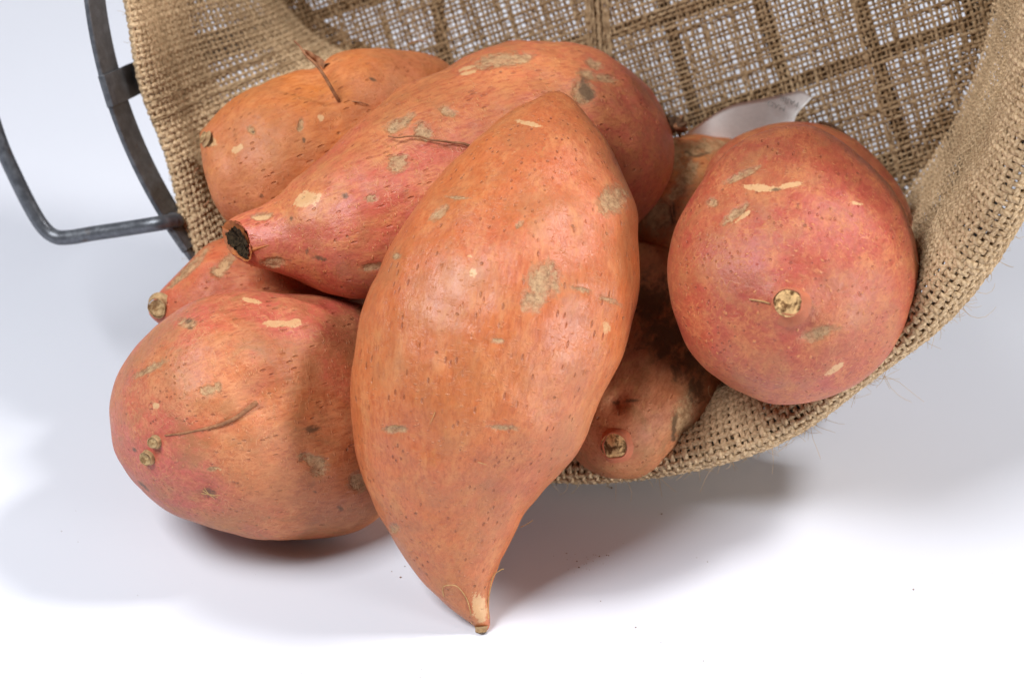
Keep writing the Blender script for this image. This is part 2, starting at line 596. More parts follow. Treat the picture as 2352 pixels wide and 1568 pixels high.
# ------------------------------------------------------------------ burlap
mb = NT("burlap_thread")
bc = mb.obj()
tone = mb.attr("tone")
c = mb.mix(tone, (0.19, 0.108, 0.048), (0.76, 0.55, 0.335))  # tone: thread variation, plus shade painted into the liner's bottom
bn = mb.noise(bc, 9.0, 4, 0.7)
c = mb.mix(mb.step(bn, 0.35, 0.70, 0.0, 0.5), c, (0.60, 0.43, 0.26))
c = mb.mix(mb.step(mb.noise(bc, 0.5, 4), 0.5, 0.75, 0, 0.4), c, (0.32, 0.19, 0.10))
fib = mb.noise(bc, 30, 4, 0.8)
phase = mb.math('ARCTAN2', mb.attr("tw_s"), mb.attr("tw_c"))
strand = mb.math('SINE', mb.math('ADD', mb.math('MULTIPLY', phase, 3.0), mb.math('MULTIPLY', mb.noise(bc, 6.0, 2), 5.0)))
c = mb.mix(mb.step(strand, -1.0, -0.1, 0.40, 0), c, (0.20, 0.095, 0.038))
pale = mb.math('ADD', mb.math('MULTIPLY', tone, 0.75), 0.35, clamp=True)  # pale strands fade with tone, so the painted shade stays dark
c = mb.mix(mb.math('MULTIPLY', mb.step(strand, 0.2, 1.0, 0, 0.40), pale), c, (0.76, 0.56, 0.36))
c = mb.mix(mb.step(fib, 0.35, 0.5, 0.32, 0), c, (0.22, 0.115, 0.048))
c = mb.mix(mb.math('MULTIPLY', mb.step(fib, 0.50, 0.66, 0, 0.6), pale), c, (0.76, 0.56, 0.36))
hgt = mb.math('ADD', mb.math('MULTIPLY', strand, 0.35), fib)
jute = mb.out(c, 0.9, mb.bump(hgt, 0.9, 0.03), 0.08)
mf = NT("burlap_fuzz")
jute_fuzz = mf.out((0.55, 0.38, 0.21), 0.8, None, 0.2)

PITCH_T = 0.205
NA = 330                           # warp threads round the mouth


def smooth01(x):
    x = np.clip(x, 0, 1)
    return x * x * (3 - 2 * x)


def profile(kind):
    inner = [(WL - 0.02, WR - 1.0), (WL - 0.05, WR - 0.5), (WL - 0.25, WR - 0.2), (WL - 0.8, WR - 0.02)]
    inner += [(w, float(wall_r(np.array(w))) - 0.02) for w in (7.0, 5.5, 4.2)]
    if kind == 'right':
        edge = [(2.6, BR - 0.95), (1.3, BR - 1.0), (0.3, BR - 0.85), (-0.5, BR - 0.45), (-0.85, BR + 0.05), (-0.6, BR + 0.45),
                (0.1, BR + 0.66), (1.2, BR + 0.7), (2.4, BR + 0.6), (3.4, BR + 0.45)]
    else:
        edge = [(3.0, BR - 0.86), (2.3, BR - 0.86), (1.75, BR - 0.82), (1.45, BR - 0.70), (1.4, BR - 0.58), (1.6, BR - 0.47),
                (2.2, BR - 0.43), (2.8, BR - 0.44), (3.6, BR - 0.62), (4.4, BR - 0.82)]
    P = spline(np.array(inner + edge, float), 400)
    L = np.r_[0, np.cumsum(np.linalg.norm(np.diff(P, axis=0), axis=1))]
    return P, L


NSURF = 260
LEFT = profile('left')
RIGHT = profile('right')
LTOT = 0.5 * (LEFT[1][-1] + RIGHT[1][-1])


def resample(PL, n):
    P, L = PL
    s = np.linspace(0, L[-1], n)
    return np.stack([np.interp(s, L, P[:, 0]), np.interp(s, L, P[:, 1])], -1)


PLf, PRt = resample(LEFT, NSURF), resample(RIGHT, NSURF)


def liner_surface(a, s):
    """a angle (rad), s in 0..1 along the profile; arrays of the same shape -> points"""
    deg = np.degrees(a) % 360
    k = smooth01((deg - 205) / 35) * (deg >= 150) + (deg < 150) * smooth01((150 - deg) / 25)
    x = s * (NSURF - 1)
    wl, rl = np.interp(x, np.arange(NSURF), PLf[:, 0]), np.interp(x, np.arange(NSURF), PLf[:, 1])
    wr, rr = np.interp(x, np.arange(NSURF), PRt[:, 0]), np.interp(x, np.arange(NSURF), PRt[:, 1])
    w = wl + (wr - wl) * k
    r = rl + (rr - rl) * k
    # slack: gentle folds of the cloth
    q = np.stack([8 * np.cos(a), 8 * np.sin(a), s * 14], -1)
    body = np.clip(s * 5, 0, 1)
    r = r + body * (0.10 * waves(q, 0.13, 12, 5) + 0.05 * waves(q, 0.4, 16, 6))
    w = w + 0.07 * waves(q, 0.16, 12, 8) * smooth01((s - 0.45) / 0.2)
    # the slack cloth at the left falls inwards in a long fold
    g = np.exp(-((deg - 228) / 24.0) ** 2) * smooth01((w - 2.4) / 5.5) * (s < 0.62)
    r = r - 5.6 * g
    return ring(a, r, w)


def surf_normal(a, s):
    e = 1e-3
    da = liner_surface(a + e, s) - liner_surface(a - e, s)
    ds = liner_surface(a, np.clip(s + e, 0, 1)) - liner_surface(a, np.clip(s - e, 0, 1))
    n = np.cross(da, ds)
    return n / (np.linalg.norm(n, axis=-1, keepdims=True) + 1e-12)


NWEFT = int(LTOT / PITCH_T)
SUB = 3
liner = bpy.data.objects.new("burlap_liner", None)
liner.location = CB * CM
liner["label"] = "tan woven burlap liner cuffed over the basket rim"
liner["category"] = "liner"
liner.empty_display_size = 0.02
col.objects.link(liner)
parent_matrix[liner.name] = Mb.copy()


def thick(s, a):
    deg = np.degrees(a) % 360
    left = smooth01((deg - 140) / 15) * smooth01((250 - deg) / 15)
    base = 0.052 + 0.020 * left
    return base + (0.095 - base) * smooth01((s - 0.42) / 0.10)


def weave():
    ai = np.radians(np.linspace(132, 132 + 273, NA))
    sj = (np.arange(NWEFT) + 0.5) / NWEFT
    amp = 0.041
    # warp: from the back of the basket to the cuff
    jj = np.arange(0, NWEFT - 1 + 1e-9, 1 / SUB)
    s1 = np.interp(jj, np.arange(NWEFT), sj)
    s1 = s1[s1 > 0.0]
    jj = jj[-len(s1):]
    A = ai[:, None] + 0.0010 * rng.normal(size=(NA, 1)) + 0.0012 * np.sin(jj[None] * 0.21 + rng.uniform(0, 6, (NA, 1)))
    S = np.broadcast_to(s1[None], A.shape)
    P = liner_surface(A, S)
    N = surf_normal(A, S)
    sg = np.cos(np.pi * (jj[None] + np.arange(NA)[:, None]))
    P = P + amp * sg[..., None] * N
    r = thick(S, A) * (1 + 0.15 * rng.normal(size=(NA, 1))).clip(0.6, 1.5) * (1 + 0.10 * rng.normal(size=S.shape))
    V, Q = tubes(P, r, 4, 0.72, N)
    tone = np.repeat((rng.uniform(0.55, 1.15, (NA, 1)) + np.zeros(S.shape)).ravel(), 4)
    o = place("warp_threads", V, jute, parent=liner, quads=Q, kind="stuff")
    twist(o.data, S.shape[0], S.shape[1], 4, 62)
    attr(o.data, "tone", tone)
    # weft: rings
    sj = sj[sj > 0.0]
    nw = len(sj)
    j0 = NWEFT - nw
    sub = 2
    ii = np.arange(0, NA - 1 + 1e-9, 1 / sub)
    a2 = np.interp(ii, np.arange(NA), ai)
    S = sj[:, None] + 0.0006 * rng.normal(size=(nw, 1)) + 0.0004 * np.sin(ii[None] * 0.13 + rng.uniform(0, 6, (nw, 1)))
    A = np.broadcast_to(a2[None], S.shape)
    P = liner_surface(A, S)
    N = surf_normal(A, S)
    sg = -np.cos(np.pi * (ii[None] + (np.arange(nw) + j0)[:, None]))
    P = P + amp * sg[..., None] * N
    r = thick(S, A) * (1 + 0.15 * rng.normal(size=(nw, 1))).clip(0.6, 1.5) * (1 + 0.08 * rng.normal(size=S.shape))
    V, Q = tubes(P, r, 4, 0.72, N)
    tone = np.repeat((rng.uniform(0.55, 1.15, (nw, 1)) + np.zeros(S.shape)).ravel(), 4)
    o = place("weft_threads", V, jute, parent=liner, quads=Q, kind="stuff")
    twist(o.data, S.shape[0], S.shape[1], 4, 75)
    attr(o.data, "tone", tone)


weave()


def base_weave():
    """the flat bottom of the liner: two sets of straight threads, parallel to the straps outside"""
    o_ = CB + (WL - 0.10) * KB
    ends = []
    for fam, (d, other) in enumerate(((D1, D2), (D2, D1))):
        p_ = other - (other @ d) * d
        p_ /= np.linalg.norm(p_)
        pitch = 0.166
        ks = np.arange(-75, 76)
        VV, QQ, TT, off = [], [], [], 0
        for k in ks:
            x = k * pitch
            h = math.sqrt(max(0.0, 12.35 ** 2 - x * x))
            m = np.arange(-int(h / pitch) * 2, int(h / pitch) * 2 + 1)
            if len(m) < 6:
                continue
            t = m * pitch / 2
            y = x + 0.013 * rng.normal() + 0.014 * np.sin(t * 0.9 + rng.uniform(0, 6)) + 0.012 * np.sin(t * 2.3 + rng.uniform(0, 6))
            P = o_ + t[:, None] * d + y[:, None] * p_
            low = (P - CD) @ UB < 7.5
            if low.sum() < 8:
                continue
            P, t, m, y = P[low], t[low], m[low], y[low]
            sag = 0.05 * waves(P, 0.07, 10, 40) - 0.07
            sg = np.cos(np.pi * (m / 2.0 + k)) * (1 if fam == 0 else -1)
            P = P + (sag + 0.035 * sg)[:, None] * KB
            r = 0.060 * np.clip(1 + 0.20 * rng.normal(), 0.6, 1.6) * (1 + 0.16 * rng.normal(size=len(t)))
            V, Q = tubes([P], r[None], 4, 0.75, np.broadcast_to(KB, P.shape)[None])
            VV.append(V)
            QQ.append(Q + off)
            off += len(V)
            TT.append(np.full(len(V), rng.uniform(-0.2, 0.3)))  # low tone: shade inside the basket painted into the thread colour
        o = place("base_threads", np.vstack(VV), jute, parent=liner, quads=np.vstack(QQ), kind="stuff")
        attr(o.data, "tone", np.concatenate(TT))
    # doubled seam across the bottom
    P0, P1 = base_plane(1350, -260, -0.2), base_plane(1392, 330, -0.2)
    d = (P1 - P0) / np.linalg.norm(P1 - P0)
    sd = np.cross(d, KB)
    n = 90
    t = np.linspace(0, 1, n)
    paths = []
    for k in range(-4, 5):
        Pk = P0 + (P1 - P0) * t[:, None] + (k * 0.098 + 0.02 * rng.normal()) * sd + 0.012 * rng.normal(size=(n, 3))
        paths.append(Pk)
    V, Q = tubes(np.array(paths), 0.056 * (1 + 0.15 * rng.normal(size=(9, n))), 4)
    o = place("seam", V, jute, parent=liner, quads=Q, kind="stuff")
    attr(o.data, "tone", np.repeat(rng.uniform(0, 0.5, (9, n)).ravel(), 4))


base_weave()


def flap_seam():
    a0 = rim_angle(335, 268) % (2 * math.pi)
    t = np.linspace(0.12, 0.99, 120)
    paths = []
    for k in (-3.2, -2.5, 2.5, 3.2):
        a = np.full(120, a0 + k * 0.0075) + 0.0015 * np.sin(t * 60 + k * 2)
        P = liner_surface(a, t)
        N = surf_normal(a, t)
        N *= np.sign((N * (P - ring(a, BR - 0.64, 2.9))).sum(-1, keepdims=True)) if False else 1
        for sg in (-1, 1):
            paths.append(P + sg * 0.06 * N + 0.012 * rng.normal(size=(120, 3)))
    paths = np.array(paths)
    V, Q = tubes(paths, 0.045 * (1 + 0.15 * rng.normal(size=paths.shape[:2])), 4)
    o = place("flap_seam", V, jute, parent=liner, quads=Q, kind="stuff")
    attr(o.data, "tone", np.repeat(rng.uniform(0, 0.6, paths.shape[:2]).ravel(), 4))


flap_seam()


def fuzz(n, s_lo, s_hi, deg_lo, deg_hi, length, rad):
    a = np.radians(rng.uniform(deg_lo, deg_hi, n))
    s = rng.uniform(s_lo, s_hi, n)
    P0 = liner_surface(a, s)
    N = surf_normal(a, s)
    N *= np.sign((N * (P0 - ring(a, BR - 0.3, 1.4))).sum(-1, keepdims=True))
    m = 7
    out = np.zeros((n, m, 3))
    d = N * rng.uniform(0.05, 0.8, (n, 1)) + rng.normal(size=(n, 3)) * 0.55
    d /= np.linalg.norm(d, axis=1, keepdims=True)
    L = length * rng.gamma(2.0, 0.5, n)[:, None]
    curl = rng.normal(size=(n, 3)) * 0.32
    p = P0 - 0.05 * N
    for k in range(m):
        out[:, k] = p
        p = p + d * L / m
        d = d + curl + rng.normal(size=(n, 3)) * 0.12
        d /= np.linalg.norm(d, axis=1, keepdims=True)
    return out


fz = np.concatenate([fuzz(12000, 0.36, 0.95, 215, 380, 0.22, 0), fuzz(1500, 0.44, 0.95, 215, 380, 0.4, 0), fuzz(600, 0.46, 0.94, 225, 385, 0.9, 0), fuzz(4500, 0.25, 0.95, 150, 235, 0.20, 0)])
V, Q = tubes(fz, np.linspace(0.0085, 0.004, 7)[None], 3)
place("fuzz", V, jute_fuzz, parent=liner, quads=Q, kind="stuff")


# ------------------------------------------------------------------ sweet potatoes
def inflate(outline, p0, p1, depth, tf, nt=170, nth=150, smooth=2.0, soft=22):
    """a round body that fills an outline: slices across p0-p1, each an ellipse.
    depth: [(t, d)], tf: thickness / width of the slices"""
    O = np.asarray(outline, float)
    p0, p1 = np.asarray(p0, float), np.asarray(p1, float)
    ax = p1 - p0
    Lp = np.linalg.norm(ax)
    ax /= Lp
    pe = np.array([-ax[1], ax[0]])
    # smooth closed outline
    C = spline(np.vstack([O, O[:1]]), 1601)
    if soft:
        gk = np.exp(-0.5 * (np.arange(-3 * soft, 3 * soft + 1) / soft) ** 2)
        gk /= gk.sum()
        m_ = 3 * soft
        for q_ in (0, 1):
            C[:, q_] = np.convolve(np.r_[C[-m_ - 1:-1, q_], C[:, q_], C[1:m_ + 1, q_]], gk, 'valid')
    X, Y = (C - p0) @ ax, (C - p0) @ pe
    x0, x1 = X.min(), X.max()
    t = 0.5 - 0.5 * np.cos(np.linspace(0, np.pi, nt))
    t = 0.0003 + 0.9994 * t
    xs_ = x0 + (x1 - x0) * t
    lo, hi = np.zeros(nt), np.zeros(nt)
    for i, x in enumerate(xs_):
        k = np.where((X[:-1] - x) * (X[1:] - x) <= 0)[0]
        f = (x - X[k]) / (X[k + 1] - X[k] + 1e-9)
        y = Y[k] + f * (Y[k + 1] - Y[k])
        lo[i], hi[i] = y.min(), y.max()
    if smooth:
        g = np.exp(-0.5 * (np.arange(-6, 7) / smooth) ** 2)
        g /= g.sum()
        for arr in (lo, hi):
            arr[6:-6] = np.convolve(arr, g, 'same')[6:-6]
    mid, half = (lo + hi) / 2, (hi - lo) / 2
    tt = (xs_ - x0) / (x1 - x0)
    dk = np.array(depth, float)
    dc = spline(np.c_[dk], 400)
    dc = np.interp(tt, dc[:, 0], dc[:, 1])
    tfv = np.interp(tt, np.linspace(0, 1, len(np.atleast_1d(tf))), np.atleast_1d(tf)) if np.ndim(tf) else np.full(nt, tf)
    thk = half * K0 * dc * tfv
    thn = np.linspace(0, 2 * np.pi, nth, endpoint=False)
    cs, sn = np.cos(thn), np.sin(thn)
    px = p0 + xs_[:, None, None] * ax + (mid[:, None] + half[:, None] * cs)[..., None] * pe
    D = dc[:, None] + thk[:, None] * sn
    V = at(px[..., 0], px[..., 1], D).reshape(-1, 3)
    front = np.broadcast_to(sn[None] < 0.15, D.shape).ravel()
    Q = grid_quads(nt, nth, wrap_c=True)
    c0, c1 = V[:nth].mean(0), V[-nth:].mean(0)
    V = np.vstack([V, c0, c1])
    front = np.r_[front, True, True]
    tri = []
    for j in range(nth):
        j2 = (j + 1) % nth
        tri.append((nt * nth, j2, j, j))
        tri.append((nt * nth + 1, (nt - 1) * nth + j, (nt - 1) * nth + j2, (nt - 1) * nth + j2))
    return V, Q, np.array(tri)[:, :3], front, (c0, c1)


def blob(UV, spots, front):
    """field that is 1 in the middle of each spot (u, v, ru, rv, degrees), 0.5 on its edge"""
    f = np.zeros(len(UV))
    for (u, v, ru, rv, g) in spots:
        c, s = math.cos(math.radians(g)), math.sin(math.radians(g))
        dx, dy = UV[:, 0] - u, UV[:, 1] - v
        q = np.hypot((dx * c + dy * s) / ru, (-dx * s + dy * c) / rv)
        f = np.maximum(f, np.clip(1 - 0.5 * q, 0, 1))
    return f * front


def normals_of(V, Q, T):
    n = np.zeros_like(V)
    fn = np.cross(V[Q[:, 2]] - V[Q[:, 0]], V[Q[:, 3]] - V[Q[:, 1]])
    for k in range(4):
        np.add.at(n, Q[:, k], fn)
    fn = np.cross(V[T[:, 1]] - V[T[:, 0]], V[T[:, 2]] - V[T[:, 0]])
    for k in range(3):
        np.add.at(n, T[:, k], fn)
    return n / (np.linalg.norm(n, axis=1, keepdims=True) + 1e-12)


bodies = {}


def potato(label, mat, outline, p0, p1, depth, tf, seed, axis=None, lumps=0.10, dimples=(), scab=(), pale=(), stain=(), tint=(), tint_lo=(), cut=None, **kw):
    V, Q, T, front, ends = inflate(outline, p0, p1, depth, tf, **kw)
    N = normals_of(V, Q, T)
    cen = V.mean(0)
    if ((V - cen) * N).sum() < 0:
        N = -N
        Q = Q[:, ::-1]
        T = T[:, ::-1]
    UV = proj(V)
    V = V + N * (lumps * waves(V, 0.16, 16, seed) + 0.5 * lumps * waves(V, 0.45, 18, seed + 50) + 0.16 * lumps * waves(V, 1.1, 24, seed + 90))[:, None]
    for (u, v, rad, dep) in dimples:
        q = np.hypot(UV[:, 0] - u, UV[:, 1] - v) / rad
        V = V - N * (dep * np.exp(-q * q * 1.4) * front)[:, None]
    sb = blob(UV, scab, front)
    V = V - N * (0.035 * smooth01((sb - 0.45) / 0.2))[:, None]
    if axis is None:
        z = ends[1] - ends[0]
    else:
        z = at(*axis[1]) - at(*axis[0])
    z = z / np.linalg.norm(z)
    x = np.cross([0.3, 0.9, 0.2], z)
    x /= np.linalg.norm(x)
    fr = np.eye(4)
    fr[:3, 0], fr[:3, 1], fr[:3, 2], fr[:3, 3] = x, np.cross(z, x), z, cen
    if cut is not None:
        P0, nn = cut
        sd = (V - P0) @ nn
        near = (np.linalg.norm(V - P0, axis=1) < 1.6) & (sd > 0)
        V = V - np.where(near, sd, 0)[:, None] * nn
        rr = np.linalg.norm(V - P0, axis=1)
        V = V - (0.5 * np.clip(1 - (rr / 0.62) ** 2, 0, 1) * near)[:, None] * nn
    Rm = fr[:3, :3]
    me = bpy.data.meshes.new("sweet_potato")
    L = (V - cen) @ Rm * CM
    me.vertices.add(len(L))
    me.vertices.foreach_set("co", L.astype(np.float32).ravel())
    nq, ntri = len(Q), len(T)
    me.loops.add(nq * 4 + ntri * 3)
    me.loops.foreach_set("vertex_index", np.r_[Q.ravel(), T.ravel()].astype(np.int32))
    me.polygons.add(nq + ntri)
    me.polygons.foreach_set("loop_start", np.r_[np.arange(nq) * 4, nq * 4 + np.arange(ntri) * 3].astype(np.int32))
    me.update(calc_edges=True)
    me.polygons.foreach_set("use_smooth", np.ones(nq + ntri, bool))
    attr(me, "scab", sb)
    attr(me, "pale", blob(UV, pale, front))
    attr(me, "stain", blob(UV, stain, front))
    attr(me, "tint", 0.75 * smooth01(blob(UV, tint, front) * 1.25) - 0.75 * smooth01(blob(UV, tint_lo, front) * 1.25))
    me.materials.append(mat)
    o = bpy.data.objects.new("sweet_potato", me)
    col.objects.link(o)
    M = fr.copy()
    M[:3, 3] *= CM
    o.matrix_world = Matrix(M.tolist())
    parent_matrix[o.name] = M
    o["label"] = label
    o["category"] = "sweet potato"
    o["group"] = "sweet potatoes spilling from the basket"
    bodies[o.name] = (V, N, UV, front)
    return o


def on_skin(o, u, v, lift=0.0):
    V, N, UV, front = bodies[o.name]
    q = (UV[:, 0] - u) ** 2 + (UV[:, 1] - v) ** 2 + np.where(front, 0, 1e9)
    k = np.argsort(q)[:4]
    w = 1 / (q[k] + 1)
    w /= w.sum()
    n = (N[k] * w[:, None]).sum(0)
    n /= np.linalg.norm(n)
    d = (proj(V[k])[:, 2] * w).sum()
    return at(u, v, d) + lift * n, n


m_stem = simple_material("dry_stem", (0.50, 0.33, 0.17), (0.26, 0.15, 0.07), 5.0, 0.8, 0.2, 0.8, 0.06)
m_neck = simple_material("stem_neck", (0.50, 0.145, 0.070), (0.42, 0.14, 0.075), 3.0, 0.6, 0.3, 0.6, 0.05)
m_core = simple_material("fibrous_stem_core", (0.68, 0.43, 0.20), (0.12, 0.055, 0.02), 3.6, 0.85, 0.15, 1.0, 0.08, lo=0.44, hi=0.60)
m_pale_core = simple_material("pale_stem_core", (0.60, 0.42, 0.22), (0.28, 0.16, 0.07), 8.0, 0.8, 0.15, 1.0, 0.08)
m_root = simple_material("dry_rootlet", (0.36, 0.16, 0.075), (0.20, 0.085, 0.04), 6.0, 0.7, 0.3, 0.6, 0.03)
m_fibre = simple_material("straw_fibre", (0.55, 0.36, 0.15), (0.42, 0.25, 0.10), 6.0, 0.7, 0.3)
m_rot = simple_material("black_rot", (0.016, 0.012, 0.008), (0.085, 0.055, 0.03), 9.0, 0.95, 0.1, 1.0, 0.15)
m_dark_root = simple_material("dark_root_tuft", (0.055, 0.028, 0.015), (0.14, 0.07, 0.035), 5.0, 0.8, 0.25, 0.8, 0.05)
m_flesh = simple_material("orange_flesh", (0.48, 0.15, 0.04), (0.30, 0.085, 0.025), 5.0, 0.6, 0.3, 0.5, 0.03)


def stem(o, base, direction, r0, r1, length, skin, core, seed=0, name="stem", dome=-0.22):
    """stub that leaves the skin: a flared neck and a rough cut face as a sub-part"""
    z = np.asarray(direction, float)
    z /= np.linalg.norm(z)
    x = np.cross(z, [0.2, 0.3, 0.93])
    x /= np.linalg.norm(x)
    y = np.cross(z, x)
    n, k = 28, 14
    a = np.linspace(0, 2 * np.pi, n, endpoint=False)
    t = np.linspace(0, 1, k)
    rad = r1 + (r0 - r1) * (1 - t) ** 2.2
    hz = -0.25 * r0 + (length + 0.25 * r0) * t
    rad = np.r_[rad, r1 * 0.97, r1 * 0.88]
    hz = np.r_[hz, length + 0.03, length + 0.02]
    P = base + hz[:, None, None] * z + rad[:, None, None] * (np.cos(a)[:, None] * x + np.sin(a)[:, None] * y)[None]
    P = P + ((0.10 * r1 * waves(P, 0.32 / r1, 16, seed) + 0.05 * r1 * waves(P, 0.9 / r1, 16, seed + 1)) * np.clip((hz + 0.1) / 0.2, 0, 1)[:, None])[..., None] * (P - base - hz[:, None, None] * z) / (rad[:, None, None] + 1e-6)
    s_ = place(name, P.reshape(-1, 3), skin, parent=o, quads=grid_quads(len(hz), n, wrap_c=True))
    rr = np.linspace(1, 0.02, 9)
    Cc = base + (length + 0.015) * z + (r1 * 0.9 * rr)[:, None, None] * (np.cos(a)[:, None] * x + np.sin(a)[:, None] * y)[None]
    Cc = Cc + ((0.16 * r1 * waves(Cc, 0.8 / r1, 24, seed + 9) * (1 - 0.6 * rr[:, None]) + dome * r1 * (1 - rr[:, None] ** 2)))[..., None] * z
    place("cut_face", Cc.reshape(-1, 3), core, parent=s_, quads=grid_quads(9, n, wrap_c=True))
    return s_


def thread(o, pts, r0, r1, mat, name="rootlet", n=40, wob=0.0, seed=0):
    P = spline(np.asarray(pts, float), n)
    if wob:
        P = P + wob * np.stack([waves(P, 0.8, 10, seed + i) for i in range(3)], -1)
    V, Q = tubes([P], np.linspace(r0, r1, n)[None], 6)
    return place(name, V, mat, parent=o, quads=Q)


# colours (linear)
ORANGE = (0.56, 0.155, 0.048)
DEEP = (0.36, 0.075, 0.024)
PEACH = (0.64, 0.25, 0.092)
PINK = (0.54, 0.135, 0.056)
ROSE = (0.52, 0.085, 0.070)
RED = (0.33, 0.05, 0.032)

# the big one in front
A_out = [(1274, 214), (1304, 224), (1338, 254), (1373, 299), (1408, 358), (1437, 423), (1460, 487), (1467, 566), (1467, 641), (1461, 700), (1446, 755),
         (1428, 824), (1408, 874), (1383, 928), (1368, 972), (1349, 1010), (1325, 1047), (1290, 1089), (1254, 1129), (1218, 1168), (1190, 1212), (1165, 1260),
         (1147, 1295), (1132, 1331), (1124, 1363), (1121, 1390), (1124, 1418), (1122, 1440), (1110, 1449), (1096, 1445), (1085, 1432), (1067, 1420), (1032, 1394), (992, 1359),
         (948, 1311), (909, 1251), (877, 1196), (849, 1124), (829, 1061), (815, 994), (810, 934), (810, 889), (817, 814), (840, 695), (862, 636),
         (887, 566), (938, 490), (996, 423), (1075, 348), (1150, 284), (1214, 239)]
mA = skin_material("orange_skin", ORANGE, PINK, DEEP, PEACH, 1, 0.60, dash=0.6, fleck=0.25, net=0.30, dirt=0.25, rough=0.37, spec=0.62)
A = potato("large orange sweet potato standing on its pointed tip in front of the pile", mA, A_out, (1108, 1449), (1285, 214),
           [(0, 56.0), (0.12, 56.0), (0.4, 55.6), (0.7, 55.8), (1, 57.2)], 0.88, 11, lumps=0.055,
           dimples=[(1240, 660, 70, 0.10), (1410, 460, 50, 0.06), (1080, 985, 120, 0.05), (868, 800, 45, 0.10), (876, 870, 40, 0.08), (940, 990, 60, 0.06), (1160, 985, 70, 0.06), (1290, 760, 60, 0.08), (1160, 1330, 50, 0.06)],
           scab=[(1250, 644, 36, 46, 25), (1226, 692, 26, 28, 40), (1408, 457, 28, 34, 40), (1008, 488, 26, 10, -40), (1192, 513, 12, 7, -60),
                 (1146, 783, 15, 7, 5), (911, 588, 10, 8, 0), (906, 1212, 12, 12, 0), (1340, 664, 26, 6, 15), (1405, 690, 30, 6, 25),
                 (1160, 985, 36, 6, 3), (910, 985, 26, 9, 0), (1050, 452, 30, 5, 8)],
           pale=[(1086, 625, 9, 11, 20), (1078, 585, 7, 5, 0), (1400, 752, 9, 16, 0), (1215, 286, 26, 5, 10), (1100, 1395, 16, 34, -10)],
           stain=[(1345, 662, 9, 5, 10), (963, 515, 4, 4, 0), (1107, 1446, 14, 8, 0), (1135, 1330, 26, 3, -10)],
           tint=[(1330, 430, 120, 120, 0), (1200, 560, 140, 70, 0)],
           nt=240, nth=200, soft=5)
p, n_ = on_skin(A, 1108, 1436)
stem(A, at(1106, 1440, 55.9), at(1108, 1462, 55.9) - at(1106, 1440, 55.9), 0.20, 0.16, 0.10, m_stem, m_core, 3, "tip")
lp = [(1020, 1368), (1018, 1348), (1030, 1337), (1050, 1340), (1070, 1370), (1080, 1400), (1085, 1430)]
thread(A, [on_skin(A, u, v, 0.03 + 0.10 * (i in (2, 3)))[0] for i, (u, v) in enumerate(lp)], 0.012, 0.012, m_fibre)
lp = [(1120, 1420), (1118, 1390), (1126, 1350), (1133, 1322), (1150, 1308), (1157, 1306)]
thread(A, [on_skin(A, min(u, 1120), v, 0.03)[0] if u < 1125 else at(u, v, 55.6) for (u, v) in lp], 0.018, 0.012, m_fibre)
thread(A, [at(1196, 1210, 55.8), at(1210, 1203, 55.6), at(1224, 1194, 55.5)], 0.012, 0.008, m_fibre)
for (u, v, du, dv) in ((1000, 945, -12, 28), (885, 978, 34, -1), (885, 1112, 22, 0), (1250, 340, -16, 28), (1230, 350, 14, 16), (1098, 1060, 20, 6)):
    thread(A, [on_skin(A, u + du * k, v + dv * k, 0.02)[0] for k in (0, 0.5, 1)], 0.010, 0.006, m_fibre)

# pinkish, lower left
B_out = [(246, 945), (248, 907), (265, 851), (298, 804), (350, 744), (402, 707), (463, 681), (520, 669), (595, 668), (666, 670), (760, 677), (845, 692),
         (905, 740), (940, 810), (952, 900), (950, 1000), (930, 1110), (892, 1192), (807, 1223), (736, 1235), (666, 1241), (595, 1235), (548, 1223),
         (501, 1211), (463, 1204), (406, 1186), (355, 1157), (312, 1110), (284, 1072), (258, 1025)]
mB = skin_material("pink_tan_skin", (0.54, 0.170, 0.062), (0.56, 0.112, 0.080), (0.31, 0.07, 0.028), (0.63, 0.27, 0.12), 2, 0.5, dash=0.35, fleck=0.45, net=0.75, dirt=0.55, rough=0.43, spec=0.5)
B = potato("broad pink and tan sweet potato lying on the paper at the lower left", mB, B_out, (246, 985), (950, 900),
           [(0, 57.3), (0.3, 57.4), (0.65, 58.6), (1, 60.6)], [0.95, 0.92, 0.85, 0.7], 23, axis=((300, 1020, 54), (900, 880, 60)), lumps=0.05,
           dimples=[(600, 905, 60, 0.28), (500, 965, 70, 0.10), (430, 985, 50, 0.05), (480, 1136, 30, 0.10), (350, 1030, 50, 0.06), (295, 1110, 40, 0.04), (600, 860, 60, -0.06)],
           scab=[(480, 896, 20, 11, -10), (500, 886, 9, 12, 0), (468, 900, 8, 9, 0), (345, 846, 40, 8, -28), (430, 745, 22, 12, 20), (725, 1060, 34, 14, 20), (735, 1075, 16, 22, 10),
                 (820, 1105, 20, 22, 30), (490, 1080, 16, 5, 0)],
           pale=[(640, 746, 44, 8, 3), (668, 745, 22, 8, -5), (577, 697, 22, 5, 10), (357, 932, 8, 7, 0), (500, 1081, 11, 4, 0)],
           stain=[(478, 1138, 22, 14, 20), (432, 740, 12, 7, 0), (725, 1130, 7, 6, 0), (780, 1165, 12, 8, 30), (310, 1032, 7, 7, 0), (330, 1115, 22, 3, 40), (720, 985, 26, 10, -10),
                  (440, 758, 9, 6, 0)],
           tint=[(330, 1040, 90, 110, -40), (400, 1080, 90, 70, 30), (740, 720, 120, 60, 10), (660, 740, 60, 30, 0)],
           tint_lo=[(700, 1100, 200, 120, 0)], soft=38, nt=220, nth=200)
